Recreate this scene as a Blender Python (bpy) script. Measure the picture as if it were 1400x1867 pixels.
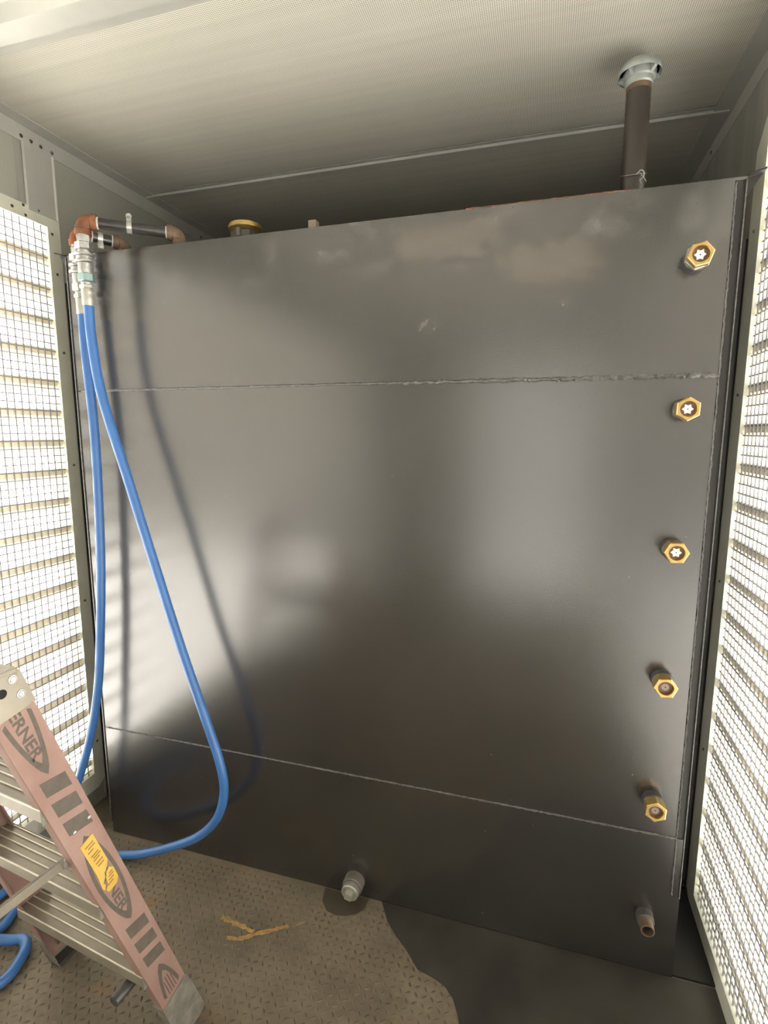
import bpy, math, random
from mathutils import Vector, Matrix
random.seed(7)
S = bpy.context.scene
for o in list(bpy.data.objects): bpy.data.objects.remove(o)
COL = S.collection

# ------------------------------------------------------------------ camera
cam_d = bpy.data.cameras.new('camera'); cam = bpy.data.objects.new('camera', cam_d); COL.objects.link(cam)
S.camera = cam
cam_d.sensor_fit = 'HORIZONTAL'; cam_d.sensor_width = 36.0
cam_d.lens = 965.52 / 1400 * 36.0; cam_d.clip_start = 0.02
PITCH, YAW, ROLL = .14746, .28961, .00155
_f = Vector((-math.sin(YAW)*math.cos(PITCH), math.cos(YAW)*math.cos(PITCH), -math.sin(PITCH)))
_r = Vector((math.cos(YAW), math.sin(YAW), 0)); _u = _r.cross(_f)
_r2 = _r*math.cos(ROLL) + _u*math.sin(ROLL); _u2 = _u*math.cos(ROLL) - _r*math.sin(ROLL)
cam.matrix_world = Matrix(((_r2.x, _u2.x, -_f.x, 0), (_r2.y, _u2.y, -_f.y, 0), (_r2.z, _u2.z, -_f.z, 1.4), (0, 0, 0, 1)))

# ------------------------------------------------------------------ world, sun, exposure
SKY = 7.4
w = bpy.data.worlds.new('sky'); S.world = w; w.use_nodes = True
bg = w.node_tree.nodes['Background']; bg.inputs[0].default_value = (1.0, .985, .965, 1); bg.inputs[1].default_value = SKY
sun_d = bpy.data.lights.new('sun', 'SUN'); sun_d.energy = 70; sun_d.angle = .02; sun_d.color = (1.0, .98, .95)
sun = bpy.data.objects.new('sun', sun_d); COL.objects.link(sun); sun.rotation_euler = (math.radians(-33), 0, 0)   # high, from beyond the tank end, along the side walls
S.view_settings.view_transform = 'Standard'; S.view_settings.look = 'None'
S.view_settings.exposure = 0.0; S.view_settings.gamma = 1.0; S.view_settings.use_curve_mapping = False

# ------------------------------------------------------------------ materials
def newmat(name):
    m = bpy.data.materials.new(name); m.use_nodes = True
    return m, m.node_tree.nodes, m.node_tree.links, m.node_tree.nodes['Principled BSDF']

def mat(name, c, rough=.5, metal=0., c2=None, scale=20., lo=.35, hi=.7, bump=0., bscale=None, spec=None, stretch=None, coat=0., detail=4, k=.66):
    c = tuple(x*k for x in c); c2 = tuple(x*k for x in c2) if c2 else None
    m, N, L, B = newmat(name)
    B.inputs['Roughness'].default_value = rough; B.inputs['Metallic'].default_value = metal
    if spec is not None: B.inputs['Specular IOR Level'].default_value = spec
    if coat: B.inputs['Coat Weight'].default_value = coat; B.inputs['Coat Roughness'].default_value = .15
    tc = N.new('ShaderNodeTexCoord'); src = tc.outputs['Object']
    if stretch:
        mp = N.new('ShaderNodeMapping'); mp.inputs['Scale'].default_value = stretch; L.new(src, mp.inputs[0]); src = mp.outputs[0]
    n = N.new('ShaderNodeTexNoise'); n.inputs['Scale'].default_value = scale; n.inputs['Detail'].default_value = detail
    L.new(src, n.inputs['Vector'])
    cr = N.new('ShaderNodeValToRGB'); cr.color_ramp.elements[0].position = lo; cr.color_ramp.elements[1].position = hi
    cr.color_ramp.elements[0].color = (*c, 1); cr.color_ramp.elements[1].color = (*(c2 or c), 1)
    L.new(n.outputs['Fac'], cr.inputs[0]); L.new(cr.outputs[0], B.inputs['Base Color'])
    if bump:
        n2 = N.new('ShaderNodeTexNoise'); n2.inputs['Scale'].default_value = bscale or scale*4; n2.inputs['Detail'].default_value = 3
        L.new(src, n2.inputs['Vector'])
        b = N.new('ShaderNodeBump'); b.inputs['Strength'].default_value = bump; b.inputs['Distance'].default_value = .002
        L.new(n2.outputs['Fac'], b.inputs['Height']); L.new(b.outputs[0], B.inputs['Normal'])
    return m

def math_node(N, L, op, a, b=None, c=None):
    n = N.new('ShaderNodeMath'); n.operation = op
    for i, v in enumerate((a, b, c)):
        if v is None: continue
        if isinstance(v, (int, float)): n.inputs[i].default_value = v
        else: L.new(v, n.inputs[i])
    return n.outputs[0]

def perforated(name, ax, base, hole, pitch=.0048, rough=.6, metal=.35, streak=.10):
    """sheet metal with small round punched holes in staggered rows; ax = the two in-plane axes"""
    m, N, L, B = newmat(name)
    B.inputs['Roughness'].default_value = rough; B.inputs['Metallic'].default_value = metal
    tc = N.new('ShaderNodeTexCoord'); sx = N.new('ShaderNodeSeparateXYZ'); L.new(tc.outputs['Object'], sx.inputs[0])
    u, v = sx.outputs[ax[0]], sx.outputs[ax[1]]
    k = 2*math.pi/pitch
    a = math_node(N, L, 'COSINE', math_node(N, L, 'MULTIPLY', u, k))
    b = math_node(N, L, 'COSINE', math_node(N, L, 'MULTIPLY', v, k))
    s = math_node(N, L, 'ADD', a, b)
    mr = N.new('ShaderNodeMapRange'); mr.inputs['From Min'].default_value = .35; mr.inputs['From Max'].default_value = .75
    L.new(s, mr.inputs['Value'])
    mp = N.new('ShaderNodeMapping'); mp.inputs['Scale'].default_value = (.6, 26, 26) if ax == ('X', 'Y') else (10, 3, .5)
    L.new(tc.outputs['Object'], mp.inputs[0])
    n = N.new('ShaderNodeTexNoise'); n.inputs['Scale'].default_value = 1.6; n.inputs['Detail'].default_value = 5
    L.new(mp.outputs[0], n.inputs['Vector'])
    cr = N.new('ShaderNodeValToRGB'); e = cr.color_ramp.elements; e[0].position = .35; e[1].position = .68
    e[0].color = (*[x*(1-streak) for x in base], 1); e[1].color = (*base, 1)
    L.new(n.outputs['Fac'], cr.inputs[0])
    mx = N.new('ShaderNodeMix'); mx.data_type = 'RGBA'
    L.new(mr.outputs[0], mx.inputs[0]); L.new(cr.outputs[0], mx.inputs[6]); mx.inputs[7].default_value = (*hole, 1)
    L.new(mx.outputs[2], B.inputs['Base Color'])
    mm = math_node(N, L, 'MULTIPLY', math_node(N, L, 'SUBTRACT', 1.0, mr.outputs[0]), metal)
    L.new(mm, B.inputs['Metallic'])
    return m

def tank_material():
    m, N, L, B = newmat('tank_black_paint')
    B.inputs['Specular IOR Level'].default_value = 1.0; B.inputs['IOR'].default_value = 1.70
    tc = N.new('ShaderNodeTexCoord'); O = tc.outputs['Object']
    def noise(scale, detail=5, mapping=None, rough=.5):
        n = N.new('ShaderNodeTexNoise'); n.inputs['Scale'].default_value = scale; n.inputs['Detail'].default_value = detail
        n.inputs['Roughness'].default_value = rough
        s = O
        if mapping:
            mp = N.new('ShaderNodeMapping'); mp.inputs['Scale'].default_value = mapping; L.new(O, mp.inputs[0]); s = mp.outputs[0]
        L.new(s, n.inputs['Vector']); return n.outputs['Fac']
    def ramp(x, a, b):
        r = N.new('ShaderNodeMapRange'); r.interpolation_type = 'SMOOTHSTEP'
        r.inputs['From Min'].default_value = a; r.inputs['From Max'].default_value = b
        L.new(x, r.inputs['Value']); return r.outputs[0]
    sep = N.new('ShaderNodeSeparateXYZ'); L.new(O, sep.inputs[0]); X, Z = math_node(N, L, 'SUBTRACT', sep.outputs['X'], .5126), sep.outputs['Z']
    def blob(cx, cz, rx, rz, soft=.55):
        """irregular rubbed patch centred at (cx, cz)"""
        dx = math_node(N, L, 'DIVIDE', math_node(N, L, 'SUBTRACT', X, cx), rx)
        dz = math_node(N, L, 'DIVIDE', math_node(N, L, 'SUBTRACT', Z, cz), rz)
        d = math_node(N, L, 'MAXIMUM', math_node(N, L, 'ABSOLUTE', dx), math_node(N, L, 'ABSOLUTE', dz))
        d = math_node(N, L, 'ADD', d, math_node(N, L, 'MULTIPLY', math_node(N, L, 'SUBTRACT', nz, .5), 1.6))
        return ramp(d, 1.0, 1.0-soft)
    nz = noise(22, 6)
    # dusty smears near the top
    sm = math_node(N, L, 'MULTIPLY', ramp(noise(17, 6), .48, .80), ramp(Z, 1.70, 1.90))
    patch = math_node(N, L, 'MAXIMUM', blob(.0, 1.79, .13, .055), blob(-.25, 1.86, .16, .05))
    patch = math_node(N, L, 'MULTIPLY', patch, .8)
    p2 = math_node(N, L, 'MAXIMUM', blob(.03, 1.70, .03, .02), blob(-.29, 1.66, .03, .03))
    speck = ramp(noise(95, 1), .795, .83)
    scr = math_node(N, L, 'MULTIPLY', ramp(noise(11, 3, (1.5, 1, 9)), .70, .76), .35)
    base = N.new('ShaderNodeMix'); base.data_type = 'RGBA'; base.inputs[6].default_value = (.010, .0095, .009, 1); base.inputs[7].default_value = (.017, .016, .015, 1)
    L.new(ramp(noise(3.5), .3, .7), base.inputs[0])
    def over(prev, fac, col):
        x = N.new('ShaderNodeMix'); x.data_type = 'RGBA'; L.new(fac, x.inputs[0]); L.new(prev, x.inputs[6]); x.inputs[7].default_value = (*col, 1); return x.outputs[2]
    c = over(base.outputs[2], sm, (.085, .083, .078))
    c = over(c, patch, (.060, .046, .038))
    c = over(c, math_node(N, L, 'MULTIPLY', p2, ramp(noise(40, 4), .45, .62)), (.075, .07, .065))
    c = over(c, speck, (.25, .25, .23))
    L.new(c, B.inputs['Base Color'])
    r = N.new('ShaderNodeMapRange'); r.inputs['To Min'].default_value = .22; r.inputs['To Max'].default_value = .26
    L.new(noise(2.5, 2), r.inputs['Value']); L.new(r.outputs[0], B.inputs['Roughness'])
    b = N.new('ShaderNodeBump'); b.inputs['Strength'].default_value = .12; b.inputs['Distance'].default_value = .001
    L.new(noise(260, 2), b.inputs['Height']); L.new(b.outputs[0], B.inputs['Normal'])
    return m

def floor_material():
    m, N, L, B = newmat('dusty_steel_floor')
    tc = N.new('ShaderNodeTexCoord'); O = tc.outputs['Object']
    n1 = N.new('ShaderNodeTexNoise'); n1.inputs['Scale'].default_value = 5; n1.inputs['Detail'].default_value = 8; L.new(O, n1.inputs['Vector'])
    n2 = N.new('ShaderNodeTexNoise'); n2.inputs['Scale'].default_value = 60; n2.inputs['Detail'].default_value = 5; L.new(O, n2.inputs['Vector'])
    n3 = N.new('ShaderNodeTexNoise'); n3.inputs['Scale'].default_value = 9; n3.inputs['Detail'].default_value = 6
    mp = N.new('ShaderNodeMapping'); mp.inputs['Location'].default_value = (3.1, 7.7, 0); L.new(O, mp.inputs[0]); L.new(mp.outputs[0], n3.inputs['Vector'])
    cr = N.new('ShaderNodeValToRGB'); e = cr.color_ramp.elements; e[0].position = .3; e[1].position = .7
    e[0].color = (.105, .088, .062, 1); e[1].color = (.195, .163, .115, 1)
    L.new(n1.outputs['Fac'], cr.inputs[0])
    mx = N.new('ShaderNodeMix'); mx.data_type = 'RGBA'; mx.blend_type = 'MULTIPLY'; mx.inputs[0].default_value = .6
    c2 = N.new('ShaderNodeValToRGB'); c2.color_ramp.elements[0].position = .3; c2.color_ramp.elements[1].position = .75
    c2.color_ramp.elements[0].color = (.55, .53, .5, 1); c2.color_ramp.elements[1].color = (1, 1, 1, 1)
    L.new(n2.outputs['Fac'], c2.inputs[0]); L.new(cr.outputs[0], mx.inputs[6]); L.new(c2.outputs[0], mx.inputs[7])
    rr = N.new('ShaderNodeMapRange'); rr.inputs['From Min'].default_value = .60; rr.inputs['From Max'].default_value = .74; L.new(n3.outputs['Fac'], rr.inputs['Value'])
    k = math_node(N, L, 'MULTIPLY', rr.outputs[0], .6)
    m2 = N.new('ShaderNodeMix'); m2.data_type = 'RGBA'; L.new(k, m2.inputs[0]); L.new(mx.outputs[2], m2.inputs[6]); m2.inputs[7].default_value = (.20, .10, .035, 1)
    L.new(m2.outputs[2], B.inputs['Base Color'])
    B.inputs['Roughness'].default_value = .62; B.inputs['Metallic'].default_value = .1
    return m

M = {}
M['tank'] = tank_material()
M['bead'] = mat('painted_weld_bead', (.05, .047, .045), .3, c2=(.15, .145, .14), scale=120, bump=.6, spec=.9)
M['rustbead'] = mat('rusty_weld_edge', (.10, .045, .025), .6, c2=(.25, .13, .08), scale=60, bump=.5)
M['blackflange'] = mat('black_flange_paint', (.02, .02, .019), .5)
M['floor'] = floor_material()
M['lug'] = mat('worn_tread_lug', (.085, .072, .052), .5, .2, c2=(.20, .165, .118), scale=14)
M['darkfilm'] = mat('dark_glossy_film', (.030, .028, .024), .33, c2=(.060, .054, .044), scale=7, bump=.15, bscale=60, spec=.6)  # dark glossy film that covers the floor lugs
M['darkspot'] = mat('dark_floor_tone', (.060, .050, .036), .45, c2=(.085, .070, .048), scale=20)  # darker floor tone for the rounded spot below the plug
M['ymark'] = mat('yellow_chalk', (.55, .33, .10), .9, c2=(.30, .19, .08), scale=70, bump=.4)
M['ceil'] = perforated('perforated_ceiling_sheet', ('X', 'Y'), (.62, .60, .525), (.20, .195, .17))
M['perfwall'] = perforated('perforated_wall_sheet', ('Y', 'Z'), (.42, .42, .365), (.15, .15, .13), metal=.3, rough=.5, streak=.1)
M['wall'] = mat('galvanised_wall_sheet', (.40, .40, .35), .5, .3, c2=(.50, .50, .44), scale=2.5, stretch=(1, 6, .4))
M['trim'] = mat('grey_metal_trim', (.50, .50, .46), .42, .35, c2=(.58, .58, .53), scale=6, spec=.5, k=.8)
M['frame'] = mat('pale_green_grey_frame', (.47, .47, .39), .45, .25, c2=(.54, .54, .46), scale=8, k=1.25)
M['blade'] = mat('tan_louvre_blade', (.93, .83, .62), .6, 0, c2=(.88, .78, .57), scale=5, k=1)
M['wire'] = mat('galvanised_wire', (.42, .42, .43), .6, .2)
M['screw'] = mat('dark_screw_head', (.14, .13, .12), .4, .7)
M['rust'] = mat('rusty_cast_iron', (.16, .062, .026), .7, c2=(.33, .125, .052), scale=45, bump=.5)
M['rustorange'] = mat('bright_orange_rust', (.36, .10, .035), .75, c2=(.46, .16, .06), scale=50, bump=.5)
M['rustdull'] = mat('dull_brown_iron', (.13, .085, .055), .6, c2=(.24, .155, .095), scale=40, bump=.4)
M['blackpipe'] = mat('black_iron_pipe', (.022, .021, .020), .34, .2, c2=(.055, .048, .044), scale=12, spec=.8)
M['brownpipe'] = mat('brown_black_iron_pipe', (.045, .036, .030), .38, .2, c2=(.085, .072, .060), scale=10, stretch=(1, 1, .3), spec=.7)
M['zinc'] = mat('zinc_plated_steel', (.52, .53, .52), .3, .75, c2=(.78, .78, .74), scale=90, bump=.3)
M['zincgreen'] = mat('teal_tinted_zinc', (.30, .46, .45), .35, .55, c2=(.42, .55, .53), scale=60)
M['ferrule'] = mat('crimped_hose_ferrule', (.56, .56, .50), .4, .5, c2=(.66, .65, .58), scale=50)
M['tape'] = mat('white_thread_tape', (.75, .74, .68), .6)
M['blue'] = mat('blue_hose_rubber', (.06, .20, .55), .34, c2=(.07, .23, .60), scale=9, spec=.5)
M['brass'] = mat('yellow_brass', (.72, .49, .16), .3, .8, c2=(.86, .62, .26), scale=60)
M['brassdark'] = mat('brown_gauge_cup', (.20, .11, .07), .45, .2)
M['glass'] = mat('gauge_glass_white', (.90, .87, .84), .25, 0, k=1)
M['dimglass'] = mat('gauge_glass_dim', (.42, .33, .30), .3, 0)
M['coupling'] = mat('painted_coupling', (.055, .052, .048), .4, c2=(.09, .085, .075), scale=40, spec=.7)
M['greycoupling'] = mat('dull_grey_coupling', (.17, .15, .13), .55, .3, c2=(.25, .22, .19), scale=40)
M['galv'] = mat('galvanised_plug', (.42, .43, .38), .45, .5, c2=(.55, .55, .48), scale=70)
M['hole'] = mat('deep_black_bore', (.01, .01, .01), .9)
M['ventcap'] = mat('blue_grey_vent_casting', (.42, .46, .44), .45, .35, c2=(.55, .58, .55), scale=30)
M['tan'] = mat('tan_plastic_plug', (.42, .34, .27), .6)
M['rail'] = mat('faded_red_fibreglass', (.33, .20, .165), .7, c2=(.42, .275, .23), scale=14, bump=.25, bscale=300, stretch=(1, 1, .5))
M['print'] = mat('faded_grey_print', (.115, .095, .075), .7, c2=(.15, .125, .10), scale=60)
M['alu'] = mat('worn_aluminium', (.30, .27, .215), .45, .4, c2=(.40, .365, .29), scale=12, bump=.2, bscale=90)
M['ridge'] = mat('polished_tread_ridge', (.80, .76, .64), .4, .3, c2=(.55, .50, .41), scale=16, k=.85)
M['aluold'] = mat('scuffed_grey_aluminium', (.22, .21, .175), .6, .2, c2=(.38, .365, .31), scale=35, bump=.5)
M['label'] = mat('yellow_warning_sticker', (.72, .46, .06), .5, c2=(.80, .54, .12), scale=30)
M['labelink'] = mat('dark_sticker_print', (.30, .17, .04), .6)
M['darkrubber'] = mat('dark_foot_rubber', (.05, .048, .042), .7)
M['yard'] = mat('added_wall_render', (.10, .10, .09), .9, c2=(.13, .125, .115), scale=1.5, k=1)  # kept dark so the added wall dims the doorway reflection
M['ground'] = mat('outdoor_concrete', (.50, .48, .44), .9, c2=(.56, .54, .50), scale=2, k=1)

# ------------------------------------------------------------------ mesh helpers
class MB:
    def __init__(s): s.v = []; s.f = []; s.sm = []
    def add(s, vs, fs, smooth=False):
        k = len(s.v); s.v += [tuple(x) for x in vs]
        for f in fs: s.f.append(tuple(i+k for i in f)); s.sm.append(smooth)
    def box(s, a, b, M=None):
        x0, y0, z0 = a; x1, y1, z1 = b
        vs = [Vector(p) for p in ((x0,y0,z0),(x1,y0,z0),(x1,y1,z0),(x0,y1,z0),(x0,y0,z1),(x1,y0,z1),(x1,y1,z1),(x0,y1,z1))]
        if M: vs = [M @ v for v in vs]
        s.add(vs, [(0,3,2,1),(4,5,6,7),(0,1,5,4),(1,2,6,5),(2,3,7,6),(3,0,4,7)])
    def poly(s, pts, n, thick, M=None):
        """prism: polygon pts extruded along n by thick"""
        pts = [Vector(p) for p in pts]; n = Vector(n)*thick
        vs = pts + [p+n for p in pts]
        if M: vs = [M @ v for v in vs]
        k = len(pts)
        s.add(vs, [tuple(range(k-1,-1,-1)), tuple(range(k, 2*k))] + [(i,(i+1)%k,(i+1)%k+k,i+k) for i in range(k)])
    def lathe(s, prof, o=(0,0,0), ax=(0,0,1), seg=24, rot=0.):
        """prof = [(radius, height)...] turned about ax"""
        o = Vector(o); ax = Vector(ax).normalized(); t = ax.orthogonal().normalized(); b = ax.cross(t)
        vs = []; fs = []
        for r, h in prof:
            for i in range(seg):
                a = 2*math.pi*i/seg+rot; vs.append(o + ax*h + (t*math.cos(a)+b*math.sin(a))*r)
        for j in range(len(prof)-1):
            for i in range(seg):
                k = (i+1) % seg; fs.append((j*seg+i, j*seg+k, (j+1)*seg+k, (j+1)*seg+i))
        if prof[0][0] > 1e-6: fs.append(tuple(range(seg-1,-1,-1)))
        if prof[-1][0] > 1e-6: n = (len(prof)-1)*seg; fs.append(tuple(range(n, n+seg)))
        s.add(vs, fs, seg > 8)
    def tube(s, pts, r, seg=12, cap=True):
        pts = [Vector(p) for p in pts]; n = len(pts); rs = r if isinstance(r, (list, tuple)) else [r]*n
        T = [(pts[min(i+1,n-1)]-pts[max(i-1,0)]).normalized() for i in range(n)]
        u = T[0].orthogonal().normalized(); vs = []; fs = []
        for i in range(n):
            u = (u - T[i]*u.dot(T[i])).normalized(); b = T[i].cross(u)
            for k in range(seg):
                a = 2*math.pi*k/seg; vs.append(pts[i]+(u*math.cos(a)+b*math.sin(a))*rs[i])
        for i in range(n-1):
            for k in range(seg):
                q = (k+1) % seg; fs.append((i*seg+k, i*seg+q, (i+1)*seg+q, (i+1)*seg+k))
        if cap: fs.append(tuple(range(seg-1,-1,-1))); fs.append(tuple(range((n-1)*seg, n*seg)))
        s.add(vs, fs, seg > 4)
    def build(s, name, m, parent=None, bevel=0.):
        me = bpy.data.meshes.new(name); me.from_pydata(s.v, [], s.f); me.materials.append(m)
        me.polygons.foreach_set('use_smooth', s.sm); me.update()
        if any(s.sm): me.set_sharp_from_angle(angle=math.radians(38))
        o = bpy.data.objects.new(name, me); COL.objects.link(o)
        if parent: o.parent = parent; o.matrix_parent_inverse = Matrix.Identity(4)
        if bevel:
            b = o.modifiers.new('bevel', 'BEVEL'); b.width = bevel; b.segments = 2; b.limit_method = 'ANGLE'
        return o

def spline(pts, n=14):
    P = [Vector(p) for p in pts]; P = [P[0]*2-P[1]] + P + [P[-1]*2-P[-2]]; out = []
    for i in range(1, len(P)-2):
        for k in range(n):
            t = k/n; a, b, c, d = P[i-1:i+3]
            out.append(.5*((2*b)+(c-a)*t+(2*a-5*b+4*c-d)*t*t+(3*b-a-3*c+d)*t**3))
    out.append(P[-2]); return out

def tag(o, label=None, cat=None, group=None, kind=None):
    for k, v in (('label', label), ('category', cat), ('group', group), ('kind', kind)):
        if v: o[k] = v
    return o
def empty(name, loc, label, cat, group=None):
    o = bpy.data.objects.new(name, None); COL.objects.link(o); o.location = loc; o.empty_display_size = .05
    return tag(o, label, cat, group)
def struct(o, label, cat): return tag(o, label, cat, kind='structure')
def local(parent_loc, pts):
    p = Vector(parent_loc); return [Vector(q)-p for q in pts]

# ------------------------------------------------------------------ room dimensions (metres, camera lens 1.4 m above the floor)
WL, WR, ZC = -1.5693, .4853, 2.335
YF, YB = -2.2, 2.62          # unseen end with the added doorway behind the camera, end behind the tank
TX0, TX1, TY, TY1, TZ = -1.4065, .3814, 1.3497, 2.35, 1.9276
T = .05                       # wall thickness

# ground outside
g = MB(); g.box((-25, -25, -.5), (25, 25, -.42)); struct(g.build('ground', M['ground']), 'pale concrete ground outside the louvred walls', 'ground')

g = MB(); g.box((-9, -4.6, -.42), (9, -4.4, 5.0)); struct(g.build('wall_yard', M['yard']), 'plain grey unseen wall added beyond the doorway to dim its reflection', 'wall')  # added unseen wall; keeps bright ground out of the tank's doorway reflection

# floor plate + lugs
f = MB(); f.box((WL-T, YF-T, -.04), (WR+T, YB+T, 0)); floor = f.build('floor', M['floor'])
struct(floor, 'dusty brown steel floor of raised diamond tread', 'floor')
lg = MB(); pitch = .0205
nx = int((WR-WL)/pitch); ny = int((1.36+.4)/pitch)
for j in range(ny):
    for i in range(nx):
        cx = WL+.01+i*pitch; cy = -.4+j*pitch
        if cy > 1.345: continue
        a = math.radians(35 if (i+j) % 2 else 125)+random.uniform(-.06, .06); ca, sa = math.cos(a), math.sin(a)
        l, ww, h = .0090*random.uniform(.85, 1.1), .0029, .0012
        vs = [(cx+x*ca-y*sa, cy+x*sa+y*ca, z) for x, y, z in ((-l,0,0),(-l*.3,-ww,0),(l*.3,-ww,0),(l,0,0),(l*.3,ww,0),(-l*.3,ww,0),(-l*.4,0,h),(l*.4,0,h))]
        lg.add(vs, [(0,1,6),(1,2,7,6),(2,3,7),(3,4,7),(4,5,6,7),(5,0,6)])
tag(lg.build('tread_lug', M['lug'], floor), kind='stuff')

# dark smooth film and rounded dark spot laid on the floor, chalk marks
def sheet(name, pts, m, label, cat, z=.0016, th=.0004, n=6):
    P = spline(pts+[pts[0]], n)[:-1]
    P = [p+Vector((random.uniform(-.003,.003), random.uniform(-.003,.003), 0)) for p in P]
    loc = sum(P, Vector())/len(P); loc.z = 0
    b = MB(); b.poly([(p.x-loc.x, p.y-loc.y, z) for p in P], (0,0,1), th)
    o = b.build(name, m); o.location = loc; return tag(o, label, cat)
wp = [(-.407,1.348),(-.371,1.289),(-.338,1.255),(-.294,1.219),(-.258,1.18),(-.208,1.169),(-.18,1.157),(-.157,1.135),(-.14,1.102),(-.125,1.057),(-.102,.985),(-.069,.907),(-.03,.8),(.10,.72),(.30,.75),(.45,.80),(.482,1.0),(.482,1.349),(.3835,1.349),(.1,1.349),(-.2,1.349)]
b = MB(); b.poly([(x, y, .0012) for x, y in wp], (0,0,1), .0004)
tag(b.build('dark_film', M['darkfilm']), 'large dark glossy film with a wavy edge on the floor before the tank', 'dark_film')
rp = [(-.590,1.346),(-.581,1.300),(-.555,1.272),(-.525,1.266),(-.498,1.272),(-.466,1.288),(-.450,1.310),(-.446,1.346)]
b = MB(); b.poly([(x, y, .0012) for x, y in rp], (0,0,1), .0003)
tag(b.build('dark_spot', M['darkspot']), 'small rounded dark spot on the floor under the square head plug', 'stain')
def chalk(pts, wd, parent=None):
    P = spline([(x,y,0) for x,y in pts], 7); L_, R_ = [], []
    for i, p in enumerate(P):
        t = (P[min(i+1,len(P)-1)]-P[max(i-1,0)]).normalized(); n = Vector((-t.y, t.x, 0)); k = wd*random.uniform(.35, 1.1)
        L_.append(p+n*k); R_.append(p-n*k*random.uniform(.5,1.1))
    return L_, R_
cm = MB()
for pts, wd in (([(-.84,1.165),(-.785,1.158),(-.727,1.150)], .009), ([(-.79,1.112),(-.749,1.123),(-.715,1.148),(-.674,1.173),(-.640,1.196)], .0075), ([(-.62,1.205),(-.60,1.222)], .003)):
    L_, R_ = chalk(pts, wd)
    for i in range(len(L_)-1):
        q = [L_[i], L_[i+1], R_[i+1], R_[i]]
        cm.add([(v.x, v.y, .0014) for v in q]+[(v.x, v.y, .0010) for v in q], [(3,2,1,0),(4,5,6,7),(0,1,5,4),(2,3,7,6)])
tag(cm.build('chalk_mark', M['ymark']), 'yellow chalk scrawl on the tread floor left of the square head plug', 'mark')

# ceiling: perforated sheets, joint ribs
c = MB(); c.box((WL-T, YF-T, ZC), (WR+T, YB+T, ZC+.04)); ceil = c.build('ceiling', M['trim']); struct(ceil, 'low ceiling of pale perforated metal sheets', 'ceiling')
ys = [YF, -1.12, -.04, 1.04, 1.885, YB]
for i in range(5):
    b = MB(); b.box((WL+.002, ys[i]+.01, ZC-.003), (WR-.002, ys[i+1]-.01, ZC)); b.build('ceiling_panel', M['ceil'], ceil)
def rib(y, wd, h):
    b = MB(); z = ZC-.003
    b.box((WL+.01, y-wd, z-.0015), (WR-.01, y+wd, z))
    b.poly([(WL+.01, y-wd*.45, z-.0015), (WL+.01, y-wd*.25, z-h), (WL+.01, y+wd*.25, z-h), (WL+.01, y+wd*.45, z-.0015)], (1,0,0), WR-WL-.02)
    return b
for y in (-1.12, -.04): rib(y, .03, .012).build('joint_strip', M['trim'], ceil)
rib(1.91, .028, .007).build('joint_strip', M['trim'], ceil)
b = MB(); z = ZC-.003
b.box((WL+.01, .99, z-.002), (WR-.01, 1.14, z))
b.poly([(WL+.01, 1.015, z-.002), (WL+.01, 1.03, z-.028), (WL+.01, 1.085, z-.028), (WL+.01, 1.10, z-.002)], (1,0,0), WR-WL-.02)
b.build('ceiling_beam', M['trim'], ceil)

# corner angle trims
def angle(name, x, s, label):
    b = MB()
    b.poly([(x, YF, ZC-.004), (x+s*.052, YF, ZC-.004), (x+s*.052, YF, ZC-.007), (x+s*.003, YF, ZC-.007), (x+s*.003, YF, ZC-.054), (x, YF, ZC-.054)], (0,1,0), YB-YF)
    return struct(b.build(name, M['trim']), label, 'trim')
tr1 = angle('trim_1', WL, 1, 'grey metal corner angle along the left wall under the ceiling')
tr2 = angle('trim_2', WR, -1, 'grey metal corner angle along the right wall under the ceiling')
def screw(parent, x, y, z, s, r=.0042):
    b = MB(); b.lathe([(r*1.35, 0), (r*1.35, .0008), (r, .002), (r*.9, .003), (0, .0035)], (x, y, z), (s, 0, 0), 10); return b.build('screw', M['screw'], parent)
for y in (1.375, 1.408, 1.442, 1.482): screw(tr1, WL+.003, y, 2.296, 1)
screw(tr1, WL+.003, 2.27, 2.30, 1)
for y in (.3, .9, 1.5, 2.1): screw(tr2, WR-.003, y, 2.305, -1)

# side walls with louvred, wire-meshed openings
def wall(side, x, s, y1, zb, zt, zo0, zo1, yo, label):
    """x wall inner face, s direction towards the inside; opening from YF+.3 to y1, zb to zt; frame outer zo0..zo1, yo"""
    ya = YF+.3; yao = ya-.045; out = -s
    def bx(b, y0, yy1, z0, z1, dx0=0., dx1=T):
        xa, xb = sorted((x+out*dx0, x+out*dx1)); b.box((xa, y0, z0), (xb, yy1, z1))
    b = MB()
    bx(b, yo-.02, YB, 0, ZC)              # solid part beside the tank
    bx(b, YF, yao+.02, 0, ZC)
    bx(b, yao+.02, yo-.02, 0, max(zo0+.01, .012)); bx(b, yao+.02, yo-.02, zo1-.02, ZC)
    wl = b.build('wall_'+side, M['wall']); struct(wl, label, 'wall')
    return wl
wl = wall('left', WL-.003, 1, 1.4405, .130, 2.058, .067, 2.100, 1.487, 'left metal wall with a tall meshed louvre opening')
wr = wall('right', WR+.003, -1, 1.578, .058, 2.105, .000, 2.155, 1.650, 'right metal wall with a tall meshed louvre opening')
def panel(parent, x, s, y0, y1, z0, z1, m, name='wall_panel', th=.003):
    b = MB(); xa, xb = sorted((x, x-s*th)); b.box((xa, y0, z0), (xb, y1, z1)); return b.build(name, m, parent)
panel(wl, WL, 1, 1.487, YB-.01, .02, ZC-.05, M['perfwall'])
for y0 in (YF+.02, -1.11, .13): panel(wl, WL, 1, y0, y0+1.22, 2.102, ZC-.05, M['perfwall'])
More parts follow.
